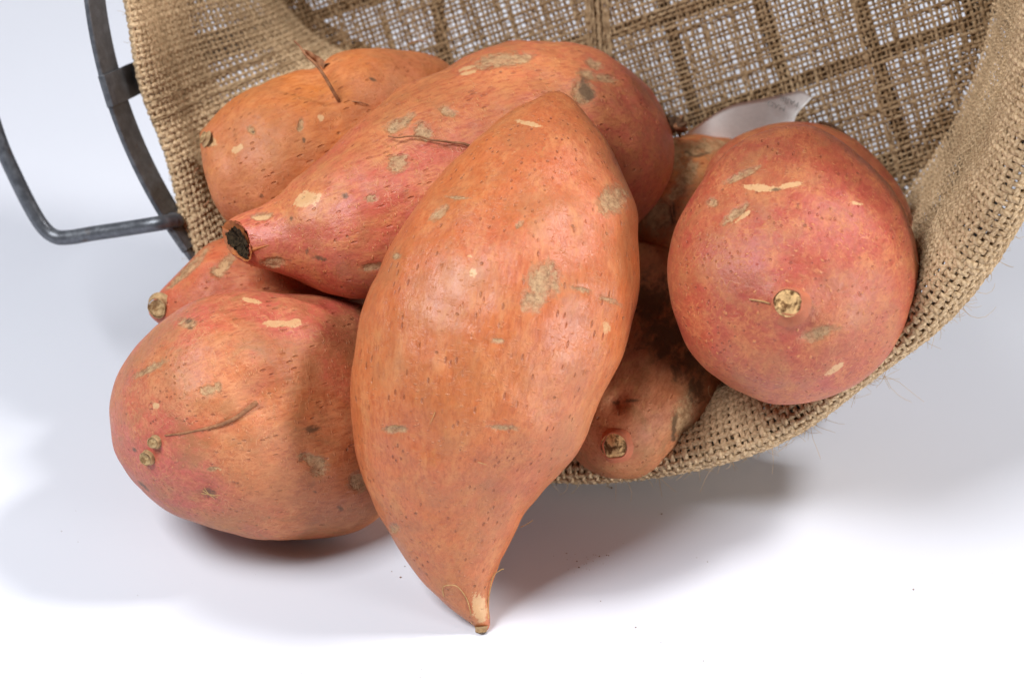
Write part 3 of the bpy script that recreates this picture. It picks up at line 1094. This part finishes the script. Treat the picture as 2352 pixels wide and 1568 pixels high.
for (u, v, rr_, sd) in ((358, 1013, 0.17, 1), (341, 1051, 0.20, 2)):
    p, n_ = on_skin(B, u, v)
    stem(B, p, n_ + 0.25 * (-F_), rr_ * 1.5, rr_, 0.13, m_stem, m_pale_core, sd)
cr = [(380, 998), (420, 994), (470, 985), (515, 972), (545, 957), (568, 940), (590, 925)]
thread(B, [on_skin(B, u, v, 0.012)[0] for (u, v) in cr], 0.022, 0.085, m_root, n=60, wob=0.01)
for k in range(3):
    thread(B, [on_skin(B, 478 + dx * (1 + .4 * k), 1132 + dy * (1 - .4 * k), 0.06)[0] for dx, dy in ((-8, -16), (2, -2), (16, 10))], 0.012, 0.008, m_fibre)

cutP = at(540, 553, 57.85)
cutN = -R_ * 0.66 - F_ * 0.74 - U_ * 0.10
cutN /= np.linalg.norm(cutN)
# the long pink one lying across the pile
C_out = [(508, 532), (512, 515), (528, 502), (556, 491), (595, 477), (627, 463), (651, 449), (675, 421), (706, 388), (746, 348), (786, 304), (825, 269), (865, 237), (925, 193),
         (1011, 157), (1086, 119), (1152, 98), (1232, 88), (1322, 93), (1382, 109), (1417, 125), (1453, 149), (1486, 179), (1510, 211), (1527, 244),
         (1538, 276), (1540, 313), (1536, 357), (1527, 396), (1512, 432), (1492, 468), (1455, 512), (1400, 560), (1320, 610), (1200, 655), (1080, 685), (960, 692), (849, 686),
         (805, 681), (758, 669), (718, 655), (690, 642), (647, 627), (595, 611), (567, 603), (540, 592), (520, 574)]
mC = skin_material("rosy_skin", (0.60, 0.195, 0.076), (0.55, 0.122, 0.074), (0.32, 0.042, 0.022), (0.64, 0.255, 0.09), 3, 0.45, dash=0.35, fleck=0.65, net=0.55, dirt=0.30, rough=0.40, spec=0.58)
C = potato("long rosy sweet potato with a black rotted end lying across the pile", mC, C_out, (508, 570), (1540, 280),
           [(0, 58.0), (0.2, 58.7), (0.45, 60.0), (0.75, 61.2), (1, 62.4)], [0.95, 0.95, 0.85, 0.8], 31, lumps=0.08,
           dimples=[(900, 560, 80, 0.08), (720, 560, 60, 0.05), (1330, 250, 60, 0.05)],
           scab=[(966, 290, 20, 18, 20), (978, 300, 12, 16, 0), (912, 372, 20, 22, 60), (905, 355, 14, 10, 0), (925, 352, 12, 8, 0), (936, 260, 18, 8, -20), (905, 280, 30, 12, -20),
                 (1030, 252, 22, 8, 20), (1140, 135, 60, 16, -12), (1190, 128, 40, 12, -10), (1368, 140, 20, 10, 25), (1355, 166, 24, 14, 10), (1395, 176, 26, 10, 10), (1340, 210, 22, 30, -20),
                 (850, 455, 14, 10, 0), (600, 495, 24, 9, 0), (858, 610, 30, 8, 0), (630, 600, 30, 10, 0)],
           pale=[(710, 460, 30, 18, -10), (600, 497, 18, 7, 0), (1065, 152, 22, 5, -15), (1075, 162, 22, 4, -15)],
           stain=[(793, 452, 9, 8, 0), (672, 503, 6, 8, 0), (1348, 205, 16, 34, -25), (735, 592, 26, 7, 8), (705, 578, 5, 10, 0)],
           tint=[(930, 480, 140, 90, -30), (800, 580, 140, 60, 0), (1440, 330, 110, 120, 0)], tint_lo=[(1000, 210, 160, 40, -20), (1150, 200, 150, 60, -20), (680, 470, 60, 40, 0)], cut=(cutP, cutN), soft=12, nt=230, nth=190)
# cut, rotted end
def disc_cap(o, outline, d_of, mat, name, push, seed, rings=9, n=48, rough=0.05):
    O = spline(np.vstack([np.asarray(outline, float), outline[0]]), n + 1)[:-1]
    O = O * (1 + 0 * O) + np.random.default_rng(seed).normal(size=O.shape) * (2.2 if rough > 0.02 else 1.2)
    cen = O.mean(0)
    k = np.linspace(1, 0.02, rings)
    P = cen + k[:, None, None] * (O - cen)
    D = d_of(P[..., 0], P[..., 1])
    W = at(P[..., 0], P[..., 1], D)
    W = W + (push * (1 - k[:, None] ** 2) + rough * waves(W, 1.6, 20, seed) * (k[:, None] < 0.97))[..., None] * -cutN
    return place(name, W.reshape(-1, 3), mat, parent=o, quads=grid_quads(rings, n, wrap_c=True))


def d_end(u, v):
    """depth of the cut plane under (u, v)"""
    u, v = np.asarray(u, float), np.asarray(v, float)
    dirs = F_ + (u[..., None] - 1176) * K0 * R_ - (v[..., None] - 784) * K0 * U_
    return ((cutP + 0.02 * cutN - CAM) @ cutN) / (dirs @ cutN)


cut = disc_cap(C, [(509, 530), (514, 515), (530, 506), (549, 510), (562, 528), (572, 556), (578, 580), (572, 599), (556, 597), (536, 586), (520, 566)], d_end, m_flesh, "cut_face", 0.22, 3, rough=0.01)
disc_cap(cut, [(520, 536), (530, 524), (546, 524), (558, 536), (566, 556), (570, 578), (566, 592), (552, 588), (538, 574), (524, 556)], lambda u, v: d_end(u, v) - 0.04, m_rot, "rot", 0.07, 5, rough=0.03)
thread(C, [on_skin(C, u, v, -0.03)[0] for (u, v) in ((578, 575), (600, 568), (622, 562), (642, 556))], 0.075, 0.01, m_flesh, "crack", n=24)
# tuft of dead roots at the other end
q0 = at(1536, 290, 62.2)
tuft = thread(C, [q0, at(1548, 288, 62.2), at(1560, 290, 62.1)], 0.32, 0.18, m_dark_root, "root_tuft", 20, 0.05)
for (u, v, s_) in ((1578, 282, 1), (1574, 292, 2), (1570, 270, 3), (1580, 296, 4), (1572, 304, 5), (1566, 264, 6), (1562, 313, 7)):
    e_ = at(u, v, 61.8 + 0.15 * s_)
    thread(tuft, [at(1548, 290, 62.1), 0.5 * (at(1556, 290, 62.0) + e_), e_], 0.12, 0.035, m_dark_root if s_ % 2 else m_root, "root", 12, 0.02, s_)
lp = [(1088, 341), (1060, 334), (1035, 330), (1010, 329), (990, 325), (965, 320), (940, 317), (915, 323), (893, 317)]
thread(C, [on_skin(C, u, v, 0.08 + 0.06 * (i % 2))[0] for i, (u, v) in enumerate(lp)], 0.04, 0.018, m_root, n=60)

# orange, upper left in the sack
D_out = [(449, 312), (454, 350), (460, 392), (476, 443), (492, 475), (516, 507), (570, 530), (650, 532), (740, 505), (850, 440), (960, 350), (1040, 260), (1062, 200), (1045, 152),
         (1011, 122), (984, 112), (944, 104), (905, 100), (845, 101), (786, 114), (754, 132), (726, 152), (698, 162), (659, 173), (603, 193), (548, 215), (500, 249), (472, 279), (454, 298)]
mD = skin_material("bright_orange_skin", (0.58, 0.175, 0.038), (0.56, 0.185, 0.078), (0.38, 0.085, 0.020), (0.66, 0.25, 0.085), 4, 0.52, dash=0.5, fleck=0.2, net=0.2, dirt=0.25, rough=0.46, spec=0.4)
D = potato("bright orange sweet potato with a wiry rootlet in the left of the sack", mD, D_out, (449, 360), (1062, 190),
           [(0, 60.8), (0.3, 61.2), (0.7, 62.4), (1, 63.6)], 0.85, 43, lumps=0.08,
           dimples=[(735, 165, 40, 0.18), (470, 325, 40, 0.05), (560, 420, 60, 0.04)],
           scab=[(575, 297, 12, 8, 30), (690, 290, 6, 16, 10), (468, 320, 14, 14, 0), (600, 193, 18, 5, -20)], pale=[(735, 275, 7, 9, 0), (540, 340, 18, 9, -30), (475, 318, 12, 12, 0)],
           stain=[(696, 322, 5, 8, 0), (855, 185, 12, 4, 20), (580, 300, 6, 5, 0), (600, 450, 8, 6, 0)], tint=[(560, 380, 120, 90, 0)], nt=190, nth=170)
p, n_ = on_skin(D, 470, 318)
stem(D, p, n_ + 0.5 * (-R_), 0.26, 0.17, 0.06, m_stem, m_pale_core, 7)
p, n_ = on_skin(D, 752, 152)
thread(D, [p - 0.1 * n_, at(735, 143, 61.9), at(718, 128, 61.7), at(706, 119, 61.6)], 0.16, 0.07, m_root, "root_stub", 24, 0.02)
thread(D, [at(706, 122, 61.6), at(702, 117, 61.5), at(698, 115, 61.5)], 0.05, 0.02, m_root, "rootlet", 8)
p, n_ = on_skin(D, 812, 281)
thread(D, [p - 0.05 * n_, at(795, 258, 60.3), at(770, 220, 59.9), at(748, 180, 59.7), at(725, 150, 59.6), at(703, 128, 59.6), at(690, 110, 59.7), at(675, 96, 59.7)], 0.062, 0.032, m_root, n=60, wob=0.015)
for (u, v, du, dv) in ((940, 100, 40, 2), (456, 385, -4, 14), (480, 462, -6, 12), (805, 233, 40, 10)):
    thread(D, [on_skin(D, u, v, 0.0)[0], on_skin(D, u + du / 2, v + dv / 2, 0.10)[0], on_skin(D, u + du, v + dv, 0.05)[0]], 0.022, 0.012, m_root, n=10)

# the one between, mostly covered
E_out = [(334, 722), (336, 700), (347, 688), (362, 668), (381, 643), (403, 619), (429, 593), (453, 572), (471, 559), (500, 547), (560, 532), (640, 530), (740, 555), (860, 590),
         (945, 660), (930, 750), (820, 810), (680, 835), (560, 835), (450, 800), (385, 765), (350, 740)]
mE = skin_material("coral_skin", (0.56, 0.145, 0.050), (0.54, 0.11, 0.052), (0.36, 0.06, 0.028), (0.66, 0.27, 0.12), 5, 0.5, dash=0.8, fleck=0.3, net=0.3, dirt=0.3)
E_ = potato("coral sweet potato half hidden between the broad one and the rotted one", mE, E_out, (334, 715), (945, 690),
            [(0, 60.3), (0.3, 61.0), (1, 63)], 0.9, 53, lumps=0.065,
            scab=[(435, 608, 52, 12, -45), (518, 604, 42, 12, -50), (500, 622, 18, 14, 0), (400, 640, 30, 8, -45)], pale=[(508, 612, 22, 10, -50)], stain=[(370, 700, 6, 6, 0)], nt=150, nth=150)
p = at(362, 708, 59.6)
stem(E_, at(366, 704, 59.9), at(340, 722, 59.2) - at(366, 704, 59.9), 0.42, 0.29, 0.12, m_stem, m_pale_core, 11)

# round one at the right, end on
F_out = [(1825, 275), (1775, 281), (1726, 299), (1686, 321), (1651, 353), (1617, 393), (1587, 437), (1562, 487), (1542, 532), (1533, 571), (1531, 616), (1537, 666), (1547, 715), (1562, 765),
         (1587, 819), (1622, 859), (1666, 889), (1716, 911), (1766, 924), (1815, 926), (1875, 921), (1924, 906), (1979, 879), (2019, 844), (2053, 805), (2083, 755), (2100, 700), (2114, 636), (2108, 571),
         (2093, 512), (2063, 452), (2019, 398), (1974, 348), (1924, 311), (1875, 284)]
mF = skin_material("red_pink_skin", (0.49, 0.120, 0.050), (0.45, 0.076, 0.052), (0.29, 0.042, 0.022), (0.62, 0.225, 0.085), 6, 0.5, dash=0.30, fleck=0.75, net=0.85, dirt=0.28, rough=0.41, spec=0.55)
Fp = potato("round red-pink sweet potato seen end on resting on the burlap cuff", mF, F_out, (1835, 275), (1800, 926),
            [(0, 56.6), (0.5, 56.0), (1, 55.7)], 0.96, 61, axis=((1808, 690, 52.5), (1850, 480, 60)), soft=40, lumps=0.045,
            dimples=[(1850, 760, 60, 0.06), (1800, 700, 60, -0.22), (1900, 690, 50, 0.04)],
            scab=[(1700, 395, 44, 8, -25), (1685, 485, 40, 10, -40), (1632, 460, 14, 10, 0), (1880, 770, 40, 14, -20)],
            pale=[(1735, 424, 34, 8, 6), (1765, 428, 30, 6, 0), (1815, 422, 26, 6, -10), (1920, 850, 22, 8, -30), (1965, 470, 18, 4, 15), (1700, 492, 26, 5, -35)],
            stain=[(1832, 468, 9, 6, 0), (1783, 430, 18, 4, 0)], tint=[(1800, 540, 170, 120, 0), (1690, 640, 120, 90, 0)], tint_lo=[(1960, 700, 90, 120, 0)], nt=180, nth=220)
p, n_ = on_skin(Fp, 1812, 700)
stem(Fp, p - 0.1 * n_, at(1804, 688, 50.5) - p, 0.60, 0.40, 0.32, m_neck, m_core, 13, dome=0.10)
thread(Fp, [on_skin(Fp, u, v, 0.05)[0] for (u, v) in ((1722, 687), (1745, 690), (1768, 696))], 0.016, 0.02, m_fibre, n=12)

# the muddy one below, with a stem
G_out = [(1646, 888), (1637, 921), (1620, 962), (1593, 997), (1563, 1034), (1530, 1063), (1492, 1087), (1450, 1099), (1408, 1096), (1367, 1078), (1328, 1049), (1300, 1000), (1292, 930), (1305, 840),
         (1340, 740), (1385, 640), (1430, 570), (1480, 545), (1535, 540), (1590, 575), (1630, 660), (1652, 770), (1654, 840)]
mG = skin_material("muddy_skin", (0.56, 0.20, 0.075), (0.52, 0.19, 0.09), (0.30, 0.085, 0.035), (0.60, 0.30, 0.15), 7, 0.5, dash=0.4, fleck=0.15, net=0.15, dirt=0.8, rough=0.55, spec=0.3, lump=0.9)
G = potato("muddy brown-orange sweet potato with a stub facing out on the lower cuff", mG, G_out, (1390, 1100), (1540, 540),
           [(0, 59.2), (0.3, 59.5), (0.6, 61.4), (1, 64.0)], 0.84, 71, axis=((1402, 1034, 57), (1540, 700, 62)), lumps=0.07,
           dimples=[(1415, 920, 34, 0.22), (1500, 960, 60, 0.05), (1420, 1030, 60, -0.25)],
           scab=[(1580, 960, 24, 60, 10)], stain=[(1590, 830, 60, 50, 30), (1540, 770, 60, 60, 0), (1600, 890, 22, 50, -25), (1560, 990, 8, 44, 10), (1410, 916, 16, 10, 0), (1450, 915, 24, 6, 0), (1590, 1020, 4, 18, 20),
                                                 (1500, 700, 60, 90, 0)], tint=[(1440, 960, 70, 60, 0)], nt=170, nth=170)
p, n_ = on_skin(G, 1412, 1026)
stem(G, p - 0.15 * n_, at(1394, 1044, 55.6) - p, 0.64, 0.42, 0.50, m_neck, m_core, 17, dome=0.25)

# mottled one behind
H_out = [(1450, 420), (1480, 360), (1530, 325), (1600, 312), (1680, 318), (1750, 345), (1800, 400), (1820, 480), (1800, 560), (1740, 620), (1640, 650), (1540, 640), (1470, 590), (1440, 500)]
mH = skin_material("scabby_skin", (0.58, 0.20, 0.055), (0.58, 0.15, 0.055), (0.34, 0.08, 0.025), (0.58, 0.28, 0.10), 8, 0.5, dash=0.5, fleck=0.2, net=0.3, dirt=0.7, rough=0.55, spec=0.3)
H = potato("scabby tan-blotched sweet potato at the back between the rotted one and the round one", mH, H_out, (1440, 480), (1820, 480), [(0, 63.8), (0.5, 64.2), (1, 65)], 0.7, 83, lumps=0.08,
           scab=[(1540, 360, 40, 34, 0), (1610, 345, 46, 18, -10), (1640, 335, 40, 14, 0), (1555, 440, 30, 14, -45), (1510, 500, 40, 40, 0), (1580, 400, 20, 30, 40)],
           stain=[(1605, 362, 34, 6, -20), (1580, 355, 20, 6, 30), (1545, 480, 8, 30, 0)], nt=120, nth=140)
thread(H, [on_skin(H, u, v, l)[0] for (u, v, l) in ((1552, 512, 0), (1544, 490, 0.2), (1542, 462, 0.15))], 0.04, 0.02, m_root, n=16)

# dark one behind the round one
I_out = [(1612, 470), (1608, 430), (1620, 385), (1650, 340), (1700, 305), (1770, 285), (1850, 276), (1910, 286), (1975, 326), (2040, 390), (2085, 460), (2112, 530), (2122, 610), (2112, 690), (2060, 740),
         (1960, 780), (1830, 780), (1700, 740), (1640, 640), (1620, 550)]
mI = skin_material("brown_red_skin", (0.42, 0.11, 0.045), (0.40, 0.085, 0.045), (0.25, 0.05, 0.025), (0.55, 0.22, 0.09), 9, 0.5, dash=0.4, fleck=0.3, net=0.3, dirt=0.5)
I_ = potato("brown-red sweet potato just showing behind the round red-pink one", mI, I_out, (1608, 500), (2122, 560), [(0, 61.8), (1, 61.6)], 0.5, 97, lumps=0.03, nt=120, nth=140)
thread(I_, [on_skin(I_, u, v, 0.03)[0] for (u, v) in ((1880, 281), (1905, 288), (1935, 304), (1960, 322))], 0.05, 0.03, m_dark_root, n=20, wob=0.02)

# ------------------------------------------------------------------ paper label sewn in the liner
m_tag = simple_material("white_label_cloth", (0.70, 0.69, 0.68), (0.76, 0.75, 0.74), 6.0, 0.7, 0.2, 0.2, 0.02)
m_ink = simple_material("black_ink", (0.10, 0.09, 0.09), (0.14, 0.13, 0.12), 6.0, 0.7, 0.2)
top = np.array([(1575, 308), (1625, 272), (1662, 250), (1692, 238), (1755, 226), (1815, 213), (1842, 210), (1866, 224)], float)
bot = np.array([(1560, 380), (1610, 372), (1660, 362), (1710, 350), (1760, 335), (1795, 318), (1815, 300), (1830, 262)], float)
dt_ = np.array([64.2, 64.0, 63.6, 63.3, 62.9, 62.6, 62.5, 62.6])
db_ = np.array([65.2, 65.0, 64.8, 64.7, 64.5, 64.0, 63.5, 62.9])
T3 = spline(np.c_[top, dt_], 40)
B3 = spline(np.c_[bot, db_], 40)
f = np.linspace(0, 1, 12)[:, None, None]
G3 = T3 * (1 - f) + B3 * f
tv = at(G3[..., 0], G3[..., 1], G3[..., 2])
tv2 = tv + 0.03 * F_
nv = tv.reshape(-1, 3)
qs = grid_quads(12, 40)
edge = [i for i in range(40)] + [40 * r + 39 for r in range(1, 12)] + [440 + i for i in range(38, -1, -1)] + [40 * r for r in range(10, 0, -1)]
eq = [(edge[i], edge[(i + 1) % len(edge)], edge[(i + 1) % len(edge)] + 480, edge[i] + 480) for i in range(len(edge))]
tag = place("care_label", np.vstack([nv, tv2.reshape(-1, 3)]), m_tag, parent=liner, quads=np.vstack([qs, qs[:, ::-1] + 480, eq]))


def print_on(txt, u0, v0, du, dv, hu, hv, d, name="print"):
    """flat lettering as filled glyph shapes lying on the label: baseline (du, dv) per em, up (hu, hv) per em"""
    cu = bpy.data.curves.new(name, 'FONT')
    cu.body = txt
    cu.size = 1.0
    tmp = bpy.data.objects.new(name, cu)
    col.objects.link(tmp)
    dg = bpy.context.evaluated_depsgraph_get()
    me = bpy.data.meshes.new_from_object(tmp.evaluated_get(dg))
    bpy.data.objects.remove(tmp)
    n = len(me.vertices)
    co = np.zeros(n * 3)
    me.vertices.foreach_get("co", co)
    co = co.reshape(-1, 3)
    W = at(u0 + co[:, 0] * du + co[:, 1] * hu, v0 + co[:, 0] * dv + co[:, 1] * hv, d(u0 + co[:, 0] * du + co[:, 1] * hu))
    faces = [tuple(pl_.vertices) for pl_ in me.polygons]
    place(name, W, m_ink, parent=tag, faces=faces, smooth=False)


def tag_depth(u):
    return np.interp(u, [1690, 1755, 1815, 1866], [63.55, 63.15, 62.9, 62.75]) - 0.25


print_on("FABR", 1836, 236, -19, -7.5, -5, 16, tag_depth)
print_on("MAD", 1806, 246, -19, -7.0, -5, 16, tag_depth)

# ------------------------------------------------------------------ crumbs of soil on the paper
m_soil = simple_material("soil_crumbs", (0.12, 0.055, 0.025), (0.25, 0.12, 0.05), 10, 0.9, 0.1)
Vs, Fs = [], []
spots = [(random.gauss(1340, 34), random.gauss(1288, 15), 0.8 + 2.0 * random.random() ** 2) for _ in range(22)]
spots += [(920, 1325, 3), (1100 + 0, 1500, 0), (1625, 1290, 2.2), (1330, 1303, 2.5), (900, 1312, 1.5), (930, 1300, 1.5), (1405, 1120, 3), (1520, 1180, 2.5), (1600, 1280, 1.5), (1460, 1440, 2), (1380, 1380, 1.5), (2098, 1353, 3)]
spots += [(random.uniform(40, 2300), random.uniform(1150, 1560), random.uniform(0.6, 1.5)) for _ in range(26)]
for (u, v, s_) in spots:
    if s_ <= 0:
        continue
    c0 = ground(u, v, 0.0)
    s_ *= K0 * 57
    b = len(Vs)
    for dx, dy, dz in ((1, 0, 0.3), (0, 1, 0.3), (-1, 0, 0.3), (0, -1, 0.3), (0, 0, 1.0), (0, 0, 0)):
        j = random.uniform(0.6, 1.3)
        Vs.append(c0 + np.array([dx * s_ * j, dy * s_ * j, dz * s_ * 0.8 + 0.002]))
    for q in ((0, 1, 4), (1, 2, 4), (2, 3, 4), (3, 0, 4), (1, 0, 5), (2, 1, 5), (3, 2, 5), (0, 3, 5)):
        Fs.append(tuple(b + k for k in q))
place("soil_crumbs", Vs, m_soil, faces=Fs, smooth=False, kind="stuff", label="brown crumbs of soil scattered on the white paper")
